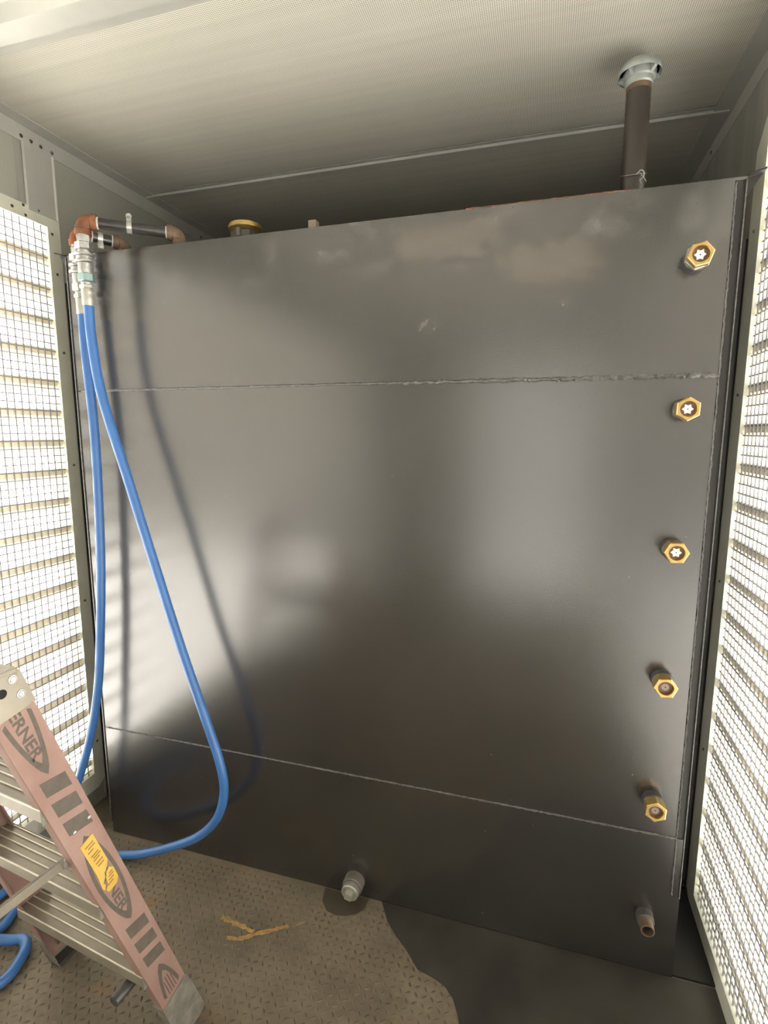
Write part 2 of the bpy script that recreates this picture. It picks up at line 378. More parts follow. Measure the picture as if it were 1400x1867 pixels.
# plain cover post between the perforated panels
for y0 in (.11, 1.375):
    b = MB(); b.poly([(WL, y0, 2.088), (WL+.006, y0+.004, 2.088), (WL+.006, y0+.100, 2.088), (WL+.010, y0+.104, 2.088), (WL+.010, y0+.108, 2.088), (WL, y0+.108, 2.088)], (0,0,1), ZC-.053-2.088)
    b.build('cover_strip', M['trim'], wl)
# ribbed right wall sheet
for k, y0 in enumerate([YF+.02+i*.235 for i in range(20)]):
    panel(wr, WR, -1, y0, min(y0+.233, YB-.01), 2.157 if y0+.2 < 1.65 else .02, ZC-.05, M['wall'])

def louvre(n, x, s, y1, zb, zt, zo0, zo1, yo, label, chamfer=0.):
    out = -s; ya = YF+.3; yao = ya-.045
    win = bpy.data.objects.new('window_%d' % n, None); COL.objects.link(win); win.location = (x, (ya+y1)/2, zo0); struct(win, label, 'louvre')
    P = win.location
    # frame: outer outline with corner chamfers, inner hole
    b = MB(); th = .004
    def bar(y0, yy1, z0, z1):
        xa, xb = sorted((x-P.x+s*.000, x-P.x+s*th)); b.box((xa, y0-P.y, z0-P.z), (xb, yy1-P.y, z1-P.z))
    c = chamfer
    xa = x-P.x; 
    def pl(pts): b.poly([(xa, p[0]-P.y, p[1]-P.z) for p in pts], (s,0,0), th)
    pl([(y1, zb), (yo, zo0+.03), (yo, zo1-.03-c), (yo-.02-c, zo1), (y1, zt)] if c else [(y1, zb), (yo, zo0+.022), (yo, zo1), (y1, zt)])
    pl([(y1, zb), (ya, zb), (yao, zo0), (yo-.03, zo0), (yo, zo0+.022 if not c else zo0+.03)])
    pl([(ya, zb), (ya, zt), (yao, zo1), (yao, zo0)])
    pl([(ya, zt), (y1, zt), (yo-.02-c, zo1) if c else (yo, zo1), (yao, zo1)])
    # returns of the frame through the wall thickness
    for (p, q) in (((ya, zb), (y1, zb)), ((y1, zb), (y1, zt)), ((y1, zt), (ya, zt)), ((ya, zt), (ya, zb))):
        dy, dz = q[0]-p[0], q[1]-p[1]; l = math.hypot(dy, dz); ny_, nz_ = dz/l*.003, -dy/l*.003
        b.poly([(xa, p[0]-P.y, p[1]-P.z), (xa, q[0]-P.y, q[1]-P.z), (xa, q[0]+ny_-P.y, q[1]+nz_-P.z), (xa, p[0]+ny_-P.y, p[1]+nz_-P.z)], (out,0,0), .052)
    b.build('frame', M['frame'], win)
    # wire mesh, one inch squares
    b = MB(); r = .0015; xm = x-P.x+out*.004
    ncell = int((y1-ya)/.0246)
    for i in range(1, ncell+1):
        y = y1-.0246*i-P.y+.006
        b.box((xm-r, y-r, zb-P.z), (xm+r, y+r, zt-P.z))
    k = int((zt-zb)/.0246)
    for i in range(1, k+1):
        z = zt-.0246*i-P.z+.004
        b.box((xm-r+out*.0028, ya-P.y, z-r), (xm+r+out*.0028, y1-P.y, z+r))
    tag(b.build('wire_mesh', M['wire'], win), kind='stuff')
    # louvre blades: inner lip, sloping blade
    me = None; z = zt-.105
    while z > zb+.005:
        if me is None:
            b = MB(); y0_, y1_ = ya-P.y, y1-P.y
            prof = [(0, .022), (out*.0012, .022), (out*.0012, .0012), (out*.028, -.019), (out*.0275, -.0202), (0, 0)]
            pts = [(px_, y0_, pz_) for px_, pz_ in prof]
            b.poly(pts, (0,1,0), y1_-y0_); o = b.build('louver_blade', M['blade'], win); me = o.data
        else:
            o = bpy.data.objects.new('louver_blade', me); COL.objects.link(o); o.parent = win
        o.location = (x-P.x+out*.012, 0, z-P.z); z -= .0995
    return win
w1 = louvre(1, WL, 1, 1.4405, .130, 2.058, .067, 2.100, 1.487, 'bright louvred opening behind square wire mesh in the left wall')
w2 = louvre(2, WR, -1, 1.578, .058, 2.105, .000, 2.155, 1.650, 'bright louvred opening behind square wire mesh in the right wall', chamfer=.03)
P = w1.location
for y, zz in ((1.36,2.094),(1.412,2.096),(1.322,2.077),(1.365,2.066),(1.456,2.041),(1.463,1.918),(1.463,1.667),(1.465,1.289),(1.463,.80),(1.465,.25)):
    screw(w1, .004, y-P.y, zz-P.z, 1, .0034)
P = w2.location
for zz in (1.9, 1.5, 1.0, .5): screw(w2, -.004, 1.615-P.y, zz-P.z, -1, .003)

# end walls; the unseen doorway is added to shape the tank's reflections
b = MB(); b.box((WL-T, YB, 0), (WR+T, YB+T, ZC)); struct(b.build('wall_back', M['wall']), 'end wall hidden behind the tank', 'wall')
b = MB(); b.box((WL-T, YF-T, 0), (-.56, YF, ZC)); b.box((.40, YF-T, 0), (WR+T, YF, ZC)); b.box((-.56, YF-T, 2.02), (.40, YF, ZC))
struct(b.build('wall_front', M['wall']), 'unseen end wall behind the camera, its open doorway added for the tank reflections', 'wall')

# ------------------------------------------------------------------ tank
ZW1, ZW2 = 1.5287, .3995
tank = empty('storage_tank', ((TX0+TX1)/2, TY, 0), 'large black painted steel tank filling the end of the room', 'tank')
P = tank.location
def tb(b, a, c_): b.box((a[0]-P.x, a[1]-P.y, a[2]), (c_[0]-P.x, c_[1]-P.y, c_[2]))
b = MB(); tb(b, (TX0+.004, TY+.006, .001), (TX1-.004, TY1, TZ-.006)); b.build('tank_body', M['tank'], tank)
b = MB(); tb(b, (TX0, TY+.001, TZ-.006), (TX1, TY1, TZ)); b.build('top_plate', M['tank'], tank)
b = MB(); tb(b, (TX0+.004, TY, .001), (TX1, TY+.0055, ZW2-.001)); b.build('lower_front_plate', M['tank'], tank)
b = MB(); tb(b, (TX0+.004, TY, ZW2+.001), (TX1-.022, TY+.0055, ZW1-.0015)); b.build('middle_front_plate', M['tank'], tank)
b = MB(); tb(b, (TX0+.004, TY, ZW1+.0015), (TX1-.022, TY+.0055, TZ-.0065)); b.build('upper_front_plate', M['tank'], tank)
def bead(z, r, x0, x1, jit, step=.006, up=False, X=None):
    pts = []; rs = []; n = int((x1-x0)/step)
    for i in range(n+1):
        t = x0+(x1-x0)*i/n
        q = Vector((t-P.x, -.0004, z+random.uniform(-jit, jit))) if not up else Vector((X-P.x+random.uniform(-jit, jit), -.0004, t))
        pts.append(q); rs.append(r*random.uniform(.65, 1.25))
    b = MB(); b.tube(pts, rs, 6); return b
bead(ZW1, .0034, TX0+.02, -.35, .0006).build('weld_seam', M['bead'], tank)
bead(ZW1-.001, .0052, -.35, TX1-.02, .0016, .005).build('weld_seam', M['bead'], tank)
bead(ZW2, .0028, TX0+.02, TX1-.02, .0005).build('weld_seam', M['bead'], tank)
# corner strip standing slightly proud at the right edge, and the left flange
b = MB(); tb(b, (TX1-.0185, TY+.0015, .235), (TX1-.003, TY+.0055, TZ-.006)); b.build('corner_strip', M['blackflange'], tank)
b = MB(); tb(b, (TX1-.0025, TY-.003, .235), (TX1, TY+.0055, TZ-.004)); b.build('corner_edge', M['bead'], tank)
bead(0, .0020, .24, TZ-.01, .0009, up=True, X=TX1-.0195).build('weld_seam', M['bead'], tank)
b = MB(); tb(b, (TX0-.001, TY-.003, .04), (TX0+.0025, TY+.0055, TZ-.004)); b.build('corner_edge', M['bead'], tank)
b = MB(); tb(b, (TX1-.003, 1.66, .002), (WR-.002, 1.664, TZ-.03)); b.build('side_flange', M['tank'], tank)
b = MB(); tb(b, (WL+.002, 1.492, .002), (TX0+.003, 1.496, TZ-.03)); b.build('side_flange', M['tank'], tank)
b = MB(); tb(b, (TX1, TY+.004, .0005), (WR-.004, 1.655, .006)); b.build('gap_shade_strip', M['blackflange'], tank)  # dark strip added on the gap floor to stand in for shade
# top corner tabs
for s, X in ((1, TX1), (-1, TX0)):
    b = MB()
    b.poly([(X-P.x, -.004, TZ), (X-P.x+s*.030, -.012, TZ+.006), (X-P.x+s*.030, .05, TZ+.006), (X-P.x, .05, TZ)], (0,0,1), .003)
    b.poly([(X-P.x, .004, TZ-.002), (X-P.x+s*.028, .004, TZ+.004), (X-P.x+s*.002, .004, TZ-.040)], (0,1,0), .004)
    b.build('corner_tab', M['blackflange'], tank)
# rusty, uneven weld along part of the top edge
pts = [Vector((x-P.x, .002, TZ+random.uniform(-.0006, .0012))) for x in [-.20+i*.008 for i in range(47)]]
b = MB(); b.tube(pts, [.0022*random.uniform(.5, 1.3) for _ in pts], 6); b.build('top_edge_weld', M['rustbead'], tank)

# ------------------------------------------------------------------ sight gauges on the tank face
def hexprism(b, r, y0, y1, rot=0., ch=.0015):
    b.lathe([(r-ch, y0), (r, y0-ch), (r, y1+ch), (r-ch, y1)], (0,0,0), (0,1,0), 6, rot)
def gauge(loc, rot, top, bright, label):
    g = empty('sight_gauge', loc, label, 'gauge', 'brass sight gauges up the right side of the tank')
    b = MB(); b.lathe([(.025, 0), (.025, -.019), (.0235, -.0205), (.018, -.0205)], (0,0,0), (0,1,0), 28); b.build('coupling', M['coupling'], g)
    if top:
        b = MB(); hexprism(b, .0275, -.0215, -.033, rot+.25); b.build('steel_nut', M['zinc'], g)
    # brass hexagon with a bore
    t = []; b = MB(); n = 36
    yf, yb = -.050, (-.033 if top else -.0215)
    def hexr(a): a = (a-rot) % (math.pi/3); return .0262*math.cos(math.pi/6)/math.cos(a-math.pi/6)
    rings = [(lambda a: hexr(a), yb), (lambda a: hexr(a), yf+.0015), (lambda a: hexr(a)-.0018, yf), (lambda a: .0172, yf), (lambda a: .0165, yf+.001), (lambda a: .0155, yf+.010), (lambda a: .0, yf+.010)]
    vs = []; fs = []
    for rf, y in rings:
        for i in range(n): a = 2*math.pi*i/n+rot; vs.append((rf(a)*math.cos(a), y, rf(a)*math.sin(a)))
    for j in range(len(rings)-1):
        for i in range(n): k = (i+1) % n; fs.append((j*n+i, (j+1)*n+i, (j+1)*n+k, j*n+k))
    b.add(vs, fs, False); b.build('hex_nut', M['brass'], g)
    b = MB(); b.lathe([(.0150, -.0405), (.0150, -.0412), (.0, -.0412)], (0,0,0), (0,1,0), 24); cup = b.build('cup', M['brassdark'], g)
    # star shaped reflector under the glass
    b = MB(); pts = []
    for i in range(12):
        r = .0118 if i % 2 == 0 else .0078; a = math.pi*i/6
        pts.append((r*math.cos(a), -.0415, r*math.sin(a)))
    if bright: b.poly(pts, (0,-1,0), .0006); b.build('reflector', M['glass'], g)
    else: b.lathe([(.0085, -.0413), (.0085, -.0419), (0, -.0419)], (0,0,0), (0,1,0), 20); b.build('reflector', M['dimglass'], g)
    b = MB(); b.lathe([(.0014, -.0419), (.0014, -.0425), (0, -.0425)], (0,0,0), (0,1,0), 10); b.build('centre_pin', M['hole'], g)
    return g
gz = [1.769, 1.453, 1.135, .812, .493]
glab = ['brass hex sight gauge with a silver nut behind it, highest on the tank face',
        'brass hex sight gauge just below the upper weld seam of the tank',
        'brass hex sight gauge at mid height, the middle one of five on the tank',
        'brass hex sight gauge with a dim glass, second from the bottom of five',
        'brass hex sight gauge just above the lower weld seam, lowest of five']
for i, z in enumerate(gz): gauge((.296+.001*i, TY, z), (.2, .5, .05, .12, .45)[i], i == 0, i < 3, glab[i])

# open coupling, drain plug
oc = empty('pipe_nipple', (.304, TY, .166), 'short open pipe stub near the bottom right of the tank face', 'pipe')
b = MB(); b.lathe([(.021, 0), (.021, -.022), (.017, -.024)], (0,0,0), (0,1,0), 28); b.build('coupling', M['coupling'], oc)
b = MB(); b.lathe([(.0165, -.022), (.0165, -.050), (.0135, -.050), (.0130, -.030), (0, -.030)], (0,0,0), (0,1,0), 28); b.build('stub', M['rustdull'], oc)
b = MB(); b.lathe([(.0128, -.031), (.0128, -.0315), (0, -.0315)], (0,0,0), (0,1,0), 20); b.build('bore', M['hole'], oc)
dp = empty('drain_plug', (-.492, TY, .052), 'grey round drain plug with a square head, low on the tank face', 'plug')
b = MB(); b.lathe([(.031, 0), (.031, -.030), (.029, -.032), (.018, -.032)], (0,0,0), (0,1,0), 32); b.build('coupling', M['greycoupling'], dp)
b = MB(); b.lathe([(.0245, -.032), (.026, -.034), (.026, -.050), (.0235, -.0525), (.0, -.0525)], (0,0,0), (0,1,0), 32); b.build('plug_body', M['galv'], dp)
b = MB(); b.box((-.011, -.066, -.011), (.011, -.052, .011), Matrix.Rotation(.25, 4, 'Y')); b.build('square_head', M['galv'], dp, .0015)

# ------------------------------------------------------------------ vent pipe with mushroom cap
vp = empty('vent_pipe', (.188, 1.565, TZ), 'tall dark steel vent pipe with a slotted dome cap on top of the tank', 'pipe')
b = MB(); b.lathe([(.0285, 0), (.0285, .328)], (0,0,0), (0,0,1), 32); b.build('pipe', M['brownpipe'], vp)
b = MB(); b.lathe([(.036, 0), (.036, .05), (.034, .053), (.029, .053)], (0,0,0), (0,0,1), 32); b.build('base_coupling', M['blackpipe'], vp)
b = MB(); b.lathe([(.0292, .055), (.0305, .057), (.0292, .060)], (0,0,0), (0,0,1), 32); b.build('rust_ring', M['rust'], vp)
b = MB(); b.lathe([(.0289, .306), (.0289, .322)], (0,0,0), (0,0,1), 32); b.build('rusty_thread', M['rustdull'], vp)
b = MB(); b.lathe([(.0295, .318), (.0325, .321), (.0335, .331), (.0370, .334), (.0380, .350), (.0, .350)], (0,0,0), (0,0,1), 36); col = b.build('vent_collar', M['ventcap'], vp)
b = MB(); b.lathe([(.044, .349), (.0495, .342), (.0508, .346), (.0490, .356), (.042, .366), (.027, .374), (0, .378)], (0,0,0), (0,0,1), 40)
b.lathe([(.044, .349), (.044, .358), (.0, .362)], (0,0,0), (0,0,1), 40); b.build('dome', M['ventcap'], vp)
for k in range(5):
    a = math.radians(20+72*k); Mx = Matrix.Rotation(a, 4, 'Z')
    b = MB(); b.poly([(.0335, -.004, .331), (.0498, -.004, .341), (.0480, -.004, .355), (.036, -.004, .355)], (0,1,0), .008, Mx); b.build('strut', M['ventcap'], vp)
# frayed wire tied round the pipe
pts = [Vector((.0302*math.cos(a), .0302*math.sin(a), .118+.012*math.sin(a*1.0))) for a in [i*math.pi/16 for i in range(33)]]
b = MB(); b.tube(pts, .0011, 6)
b.tube(spline([(.004,-.030,.106), (.012,-.034,.113), (.020,-.034,.108), (.019,-.036,.095), (.012,-.035,.090), (.016,-.036,.080)], 6), .0012, 6)
b.tube(spline([(.010,-.033,.108), (.015,-.037,.100), (.024,-.036,.088), (.026,-.034,.084)], 6), .0011, 6)
b.build('tie_wire', M['zinc'], vp)

# filler cap and lug on the tank top
fc = empty('filler_cap', (-.915, 1.56, TZ), 'round brassy filler cap standing on the far left of the tank top', 'cap')
b = MB(); b.lathe([(.037, 0), (.037, .035), (.034, .040), (.034, .062)], (0,0,0), (0,0,1), 28); b.build('riser', M['blackpipe'], fc)
b = MB(); b.lathe([(.047, .058), (.047, .084), (.042, .088)], (0,0,0), (0,0,1), 8); b.build('hex_collar', M['coupling'], fc)
b = MB(); b.lathe([(.030, .078), (.036, .088), (.046, .092), (.051, .096), (.052, .102), (.049, .109), (.040, .113), (0, .115)], (0,0,0), (0,0,1), 36); b.build('lid', M['brass'], fc)
b = MB(); b.box((-.004, -.0505, .064), (.010, -.040, .090)); b.build('latch', M['greycoupling'], fc, .002)
sp = empty('pipe_plug', (-.672, 1.53, TZ), 'small tan square plug sticking up from the tank top', 'plug')
b = MB(); b.lathe([(.017, 0), (.017, .045), (.015, .05)], (0,0,0), (0,0,1), 20); b.build('bushing', M['rustdull'], sp)
b = MB(); b.box((-.0125, -.0125, .048), (.0125, .0125, .086)); b.build('square_head', M['tan'], sp, .0015)

# ------------------------------------------------------------------ supply pipes over the top edge
def arc(c, a, b_, n=8):
    """quarter bend: centre c, from c+a to c+b_"""
    c = Vector(c); a = Vector(a); b_ = Vector(b_)
    return [c+a*math.cos(t)+b_*math.sin(t) for t in [math.pi/2*i/n for i in range(n+1)]]
def elbow(b, corner, d_in, d_out, r, bend, lip):
    """pipe elbow: arrives travelling from corner+d_in*bend, leaves along d_out"""
    corner = Vector(corner); d_in = Vector(d_in).normalized(); d_out = Vector(d_out).normalized()
    c = corner+d_in*bend+d_out*bend
    p = arc(c, -d_out*bend, -d_in*bend, 9)
    b.tube(p, r, 20)
    b.tube([p[0]+d_in*.014, p[0]+d_in*.0001, p[0]-d_in*.002], [lip, lip, r], 20); b.tube([p[-1]-d_out*.002, p[-1]+d_out*.0001, p[-1]+d_out*.014], [r, lip, lip], 20)
    return p[0], p[-1]
def pipe_run(name, A, Bp, label, m_elbow, m_far, pr, clampt, cup):
    t = empty(name, A, label, 'pipe'); A = Vector(A); Bp = Vector(Bp)
    d = (Bp-A).normalized(); Z = Vector((0,0,1)); e = Vector((0,0,0))
    b = MB(); elbow(b, e, d, -Z, pr*1.36, .022, pr*1.52); b.build('elbow', m_elbow, t)
    b = MB(); q = Bp-A; elbow(b, q, -d, -Z, pr*1.26, .018, pr*1.4); b.build('elbow', m_far, t)
    b = MB(); b.tube([d*.030, q-d*.030], pr, 20); b.build('pipe', M['blackpipe'], t)
    b = MB(); b.tube([d*.0355, d*.0405], pr*1.12, 20); b.build('thread_tape', M['tape'], t)
    b = MB(); b.tube([q-d*.0335, q-d*.0365], pr*1.12, 20); b.build('thread_tape', M['tape'], t)
    b = MB(); b.tube([q-Z*.030, Vector((q.x, q.y, TZ-A.z+.001))], pr, 20); b.build('riser', M['rustdull'], t)
    # strap clamp
    c = d*clampt; side = d.cross(Z).normalized()
    b = MB(); b.tube([c-d*.0065, c+d*.0065], pr*1.14, 20); 
    if cup:
        Mx = Matrix(((d.x, side.x, 0, c.x), (d.y, side.y, 0, c.y), (d.z, side.z, 1, c.z), (0,0,0,1)))
        b.box((-.006, pr*.2, pr*.7), (.006, pr*.2+.0025, pr+.016), Mx)
        b.lathe([(.0075, 0), (.0075, .0025)], Mx @ Vector((0, pr*.2, pr+.014)), side, 16)
        b.lathe([(.0028, 0), (.0028, .004)], Mx @ Vector((0, pr*.2+.001, pr+.015)), side, 10)
    else:
        Mx = Matrix(((d.x, side.x, 0, c.x), (d.y, side.y, 0, c.y), (d.z, side.z, 1, c.z), (0,0,0,1)))
        b.box((-.0065, .002, -pr-.016), (.0065, .0045, -pr+.002), Mx); b.box((-.0065, .010, -pr-.016), (.0065, .0125, -pr+.002), Mx)
        b.lathe([(.004, -.012), (.004, .014)], Mx @ Vector((0, .006, -pr-.009)), side, 8)
    b.build('strap_clamp', M['zinc'], t)
    # tapered nipple with tape under the near elbow
    b = MB(); b.tube([Vector((0,0,-.034)), Vector((0,0,-.0405))], pr*1.05, 20); b.build('thread_tape', M['tape'], t)
    return t
A1, B1 = (-1.236, 1.250, 1.973), (-1.032, 1.392, 1.968)
A2, B2 = (-1.314, 1.305, 1.970), (-1.236, 1.405, 1.963)
pipe_run('supply_pipe', A1, B1, 'long black pipe with rusty elbows reaching over the top left edge of the tank', M['rust'], M['rustdull'], .0142, .118, True)
pipe_run('return_pipe', A2, B2, 'short black pipe with an orange rusty elbow tucked beside the longer pipe', M['rustorange'], M['rustdull'], .0142, .060, False)

# ------------------------------------------------------------------ hoses with swivel fittings
def hose(name, top, pts, label, teal):
    t = empty(name, top, label, 'hose'); top = Vector(top); h = 0.
    def ring(nm, z0, z1, r, seg, m, rot=0.):
        b = MB(); b.lathe([(r*.93, z0), (r, z0-.0015), (r, z1+.0015), (r*.93, z1)], (0,0,0), (0,0,1), seg, rot); return b.build(nm, m, t)
    ring('hex_nipple', 0, -.018, .0185, 6, M['zinc'], .3)
    ring('union_nut', -.018, -.036, .0235, 6, M['zinc'])
    ring('neck', -.036, -.046, .0165, 20, M['zinc'])
    ring('coupling_ring', -.046, -.053, .0265, 20, M['zinc'])
    ring('coupling_body', -.053, -.064, .0215, 12, M['zinc'])
    ring('coupling_ring', -.064, -.071, .0270, 20, M['zinc'])
    ring('sleeve', -.071, -.100, .0195, 20, M['zinc'])
    ring('swivel_nut', -.100, -.120, .0225, 6, M['zincgreen'] if teal else M['zinc'], .2)
    ring('neck', -.120, -.128, .0150, 20, M['zinc'])
    ring('hex_collar', -.128, -.139, .0195, 6, M['ferrule'], .1)
    b = MB(); b.lathe([(.0150, -.139), (.0160, -.141), (.0160, -.150), (.0152, -.153), (.0158, -.157), (.0158, -.182), (.0145, -.184)], (0,0,0), (0,0,1), 24); b.build('ferrule', M['ferrule'], t)
    P_ = spline([Vector(p)-top for p in pts], 16)
    b = MB(); b.tube(P_, .0132, 16); b.build('rubber_hose', M['blue'], t); return t
T1 = (-1.236, 1.250, 1.935); T2 = (-1.314, 1.305, 1.928)
hose('hose', T1, [(-1.236,1.250,1.765), (-1.234,1.250,1.66), (-1.212,1.250,1.50), (-1.140,1.250,1.258), (-1.066,1.25,1.01), (-.995,1.250,.777), (-.922,1.250,.56), (-.880,1.250,.425), (-.872,1.250,.33), (-.905,1.252,.235), (-.985,1.258,.150), (-1.10,1.262,.082), (-1.21,1.26,.034), (-1.317,1.245,.0145), (-1.40,1.19,.0145), (-1.43,1.10,.0145), (-1.428,1.007,.0145), (-1.410,.940,.0145), (-1.455,.85,.0145), (-1.51,.76,.0145)],
     'blue hose with a teal swivel nut, swinging out wide before the tank', True)
hose('hose', T2, [(-1.314,1.305,1.758), (-1.312,1.302,1.65), (-1.300,1.30,1.38), (-1.312,1.300,1.043), (-1.330,1.295,.80), (-1.356,1.290,.581), (-1.395,1.27,.38), (-1.455,1.235,.182), (-1.49,1.18,.06), (-1.505,1.12,.0145), (-1.515,1.04,.0145), (-1.51,.94,.020), (-1.455,.892,.044), (-1.40,.897,.034), (-1.351,.918,.022), (-1.315,.933,.020), (-1.285,.918,.020), (-1.268,.880,.016), (-1.262,.84,.0145), (-1.29,.79,.0145), (-1.36,.74,.0145), (-1.44,.70,.0145)],
     'blue hose hanging nearly straight down along the left louvre frame', False)

# ------------------------------------------------------------------ step ladder
LX, LY, LTH = -.9674, .9282, -.1233
LEAN, TAP, WEB, W0 = .3178, .0415, .0711, .4481
lad = empty('step_ladder', (LX, LY, 0), 'faded red fibreglass step ladder with aluminium treads standing by the left wall', 'ladder')
lad.rotation_euler = (0, 0, LTH)
V = Vector
def rail_frame(sgn, y0=0., lean=LEAN):
    """basis of a side rail: origin at floor on the outer web, s up the rail, t to the front, n outwards"""
    O = V((sgn*W0/2, y0, 0)); s = V((-sgn*TAP, -lean, 1)).normalized(); t = V((0,1,0)); t = (t-s*t.dot(s)).normalized()
    n = s.cross(t)*-1; n = n if n.x*sgn > 0 else -n
    return O, s, t, n
def on(fr, s_, t_, n_=0.): O, s, t, n = fr; return O+s*s_+t*t_+n*n_
def chan(b, fr, s0, s1, wd, fl, th):
    """open channel: web on the outside, two flanges inwards"""
    for (ta, tb_, na, nb) in ((-wd/2, wd/2, -th, 0), (-wd/2, -wd/2+th, -fl, -th), (wd/2-th, wd/2, -fl, -th)):
        vs = [on(fr, s_, t_, n_) for s_ in (s0, s1) for t_, n_ in ((ta, na), (tb_, na), (tb_, nb), (ta, nb))]
        b.add(vs, [(0,1,2,3),(7,6,5,4),(0,4,5,1),(1,5,6,2),(2,6,7,3),(3,7,4,0)])
def plate(b, fr, pts, n0, n1):
    """prism on the web from a list of (s, t)"""
    k = len(pts); vs = [on(fr, p[0], p[1], n0) for p in pts]+[on(fr, p[0], p[1], n1) for p in pts]
    b.add(vs, [tuple(range(k)), tuple(range(2*k-1, k-1, -1))]+[(i, i+k, (i+1)%k+k, (i+1)%k) for i in range(k)])
TREADS = [.241, .482, .745, .93]
for sgn in (1, -1):
    fr = rail_frame(sgn)
    b = MB(); chan(b, fr, .03, 1.04, WEB, .026, .0035); rail = b.build('front_rail', M['rail'], lad, .001)
    # shoe
    b = MB(); plate(b, fr, [(.012,-.040), (.140,-.038), (.140,.038), (.095,.041), (-.004,.041), (-.012,-.012)], .0005, .003)
    plate(b, fr, [(-.006,-.036), (.14,-.0375), (.14,-.0355), (-.006,-.034)], -.030, .0005)
    b.build('shoe', M['aluold'], lad, .0008)
    b = MB(); b.box((sgn*W0/2-.030 if sgn > 0 else -W0/2-.002, -.040, 0), (W0/2+.002 if sgn > 0 else -W0/2+.030, .040, .012)); b.build('foot_pad', M['darkrubber'], lad, .002)
    # top bracket with rivets and hole
    b = MB(); plate(b, fr, [(.988,-.0375), (.982,.0375), (1.046,.0375), (1.060,.032), (1.062,.0), (1.062,-.0375)], .0005, .0030); br = b.build('top_bracket', M['alu'], lad, .0006)
    for (s_, t_) in ((1.042,.021), (1.011,.022), (1.010,-.027)):
        b = MB(); b.lathe([(.0075,0),(.0070,.0014),(.0055,.0016),(.0045,.0030),(0,.0034)], on(fr, s_, t_, .003), fr[3], 16); b.build('rivet', M['zinc'], br)
    b = MB(); b.lathe([(.0078,0),(.0078,.0005),(0,.0005)], on(fr, 1.031, -.002, .003), fr[3], 16); b.build('bolt_hole', M['hole'], br)
    # rivets holding the treads
    for t_ in (.0215, -.0105):
        b = MB(); b.lathe([(.0038,0),(.0035,.0012),(0,.0018)], on(fr, .704, t_, .0), fr[3], 10); b.build('rivet', M['zinc'], rail)

# treads: ribbed aluminium step channels
def tread(z):
    hw = W0/2-TAP*z-.004; yc = -LEAN*z; d = .037
    b = MB()
    b.box((-hw, yc-d, z-.003), (hw, yc+d, z))
    b.box((-hw, yc-d-.002, z-.022), (hw, yc-d, z+.0025)); b.box((-hw, yc+d, z-.022), (hw, yc+d+.002, z+.0025))
    t = b.build('tread', M['alu'], lad, .0005)
    for y in (yc-d-.001, yc-d*.45, yc+d*.05, yc+d*.5, yc+d-.003):
        b = MB(); b.box((-hw+.001, y-.0013, z), (hw-.001, y+.0013, z+.0028)); b.build('ridge', M['ridge'], t, .0005)
    for s in (-1, 1):
        b = MB(); b.box((s*hw-(.001 if s > 0 else 0), yc-d, z-.03), (s*hw+(0 if s > 0 else .001), yc+d, z-.001)); b.build('tread_bracket', M['aluold'], t)
for z in TREADS[:3]: tread(z)
# top cap
zt = 1.012; hw = W0/2-TAP*zt+.004; yc = -LEAN*zt
b = MB(); b.box((-hw, yc-.10, zt-.004), (hw, yc+.034, zt+.004)); b.box((-hw, yc+.030, zt-.03), (hw, yc+.034, zt-.004)); b.box((-hw, yc-.10, zt-.03), (hw, yc-.096, zt-.004)); b.build('top_cap', M['alu'], lad, .001)
# rear frame and spreaders
zr = .98; yr0 = -LEAN*zr-.06; yr1 = -.72
for sgn in (1, -1):
    O = V((sgn*(W0/2-.012), yr1, 0)); e = V((sgn*(W0/2-TAP*zr-.022), yr0, zr)); s = (e-O); L_ = s.length; s.normalize()
    t = V((0,1,0)); t = (t-s*t.y).normalized(); n = s.cross(t); n = n if n.x*sgn > 0 else -n
    fr2 = (O, s, t, n)
    b = MB(); chan(b, fr2, .01, L_, .045, .022, .0035); b.build('rear_rail', M['rail'], lad, .001)
    b = MB(); b.box((O.x-.018, O.y-.03, 0), (O.x+.018, O.y+.03, .014)); b.build('foot_pad', M['darkrubber'], lad, .002)
    # spreader bar with pivot
    zs = .600; xi = sgn*(W0/2-TAP*zs-.030); y_a = -LEAN*zs-WEB/2+.012; k = zs/zr; y_b = yr1+(yr0-yr1)*k
    b = MB(); b.box((xi-.0018, y_b, zs-.009), (xi+.0018, y_a+.008, zs+.009)); b.box((xi-.006, y_b, zs+.0075), (xi-.0018, y_a-.01, zs+.009)); sb = b.build('spreader_bar', M['alu'], lad, .0006)
    b = MB(); b.lathe([(.015,0),(.015,.003),(.0075,.0034),(.0065,.0065),(0,.007)], (xi+.0018, y_a-.006, zs), (1,0,0), 20); b.build('pivot', M['zinc'], sb)
for zz in (.30, .62):
    k = zz/zr; y = yr1+(yr0-yr1)*k; hw = W0/2-.012-(TAP*zr+.010)*k-.005
    b = MB(); b.box((-hw, y-.012, zz-.012), (hw, y+.012, zz-.009)); b.box((-hw, y-.012, zz-.012), (hw, y-.009, zz+.012)); b.build('rear_brace', M['alu'], lad, .0005)
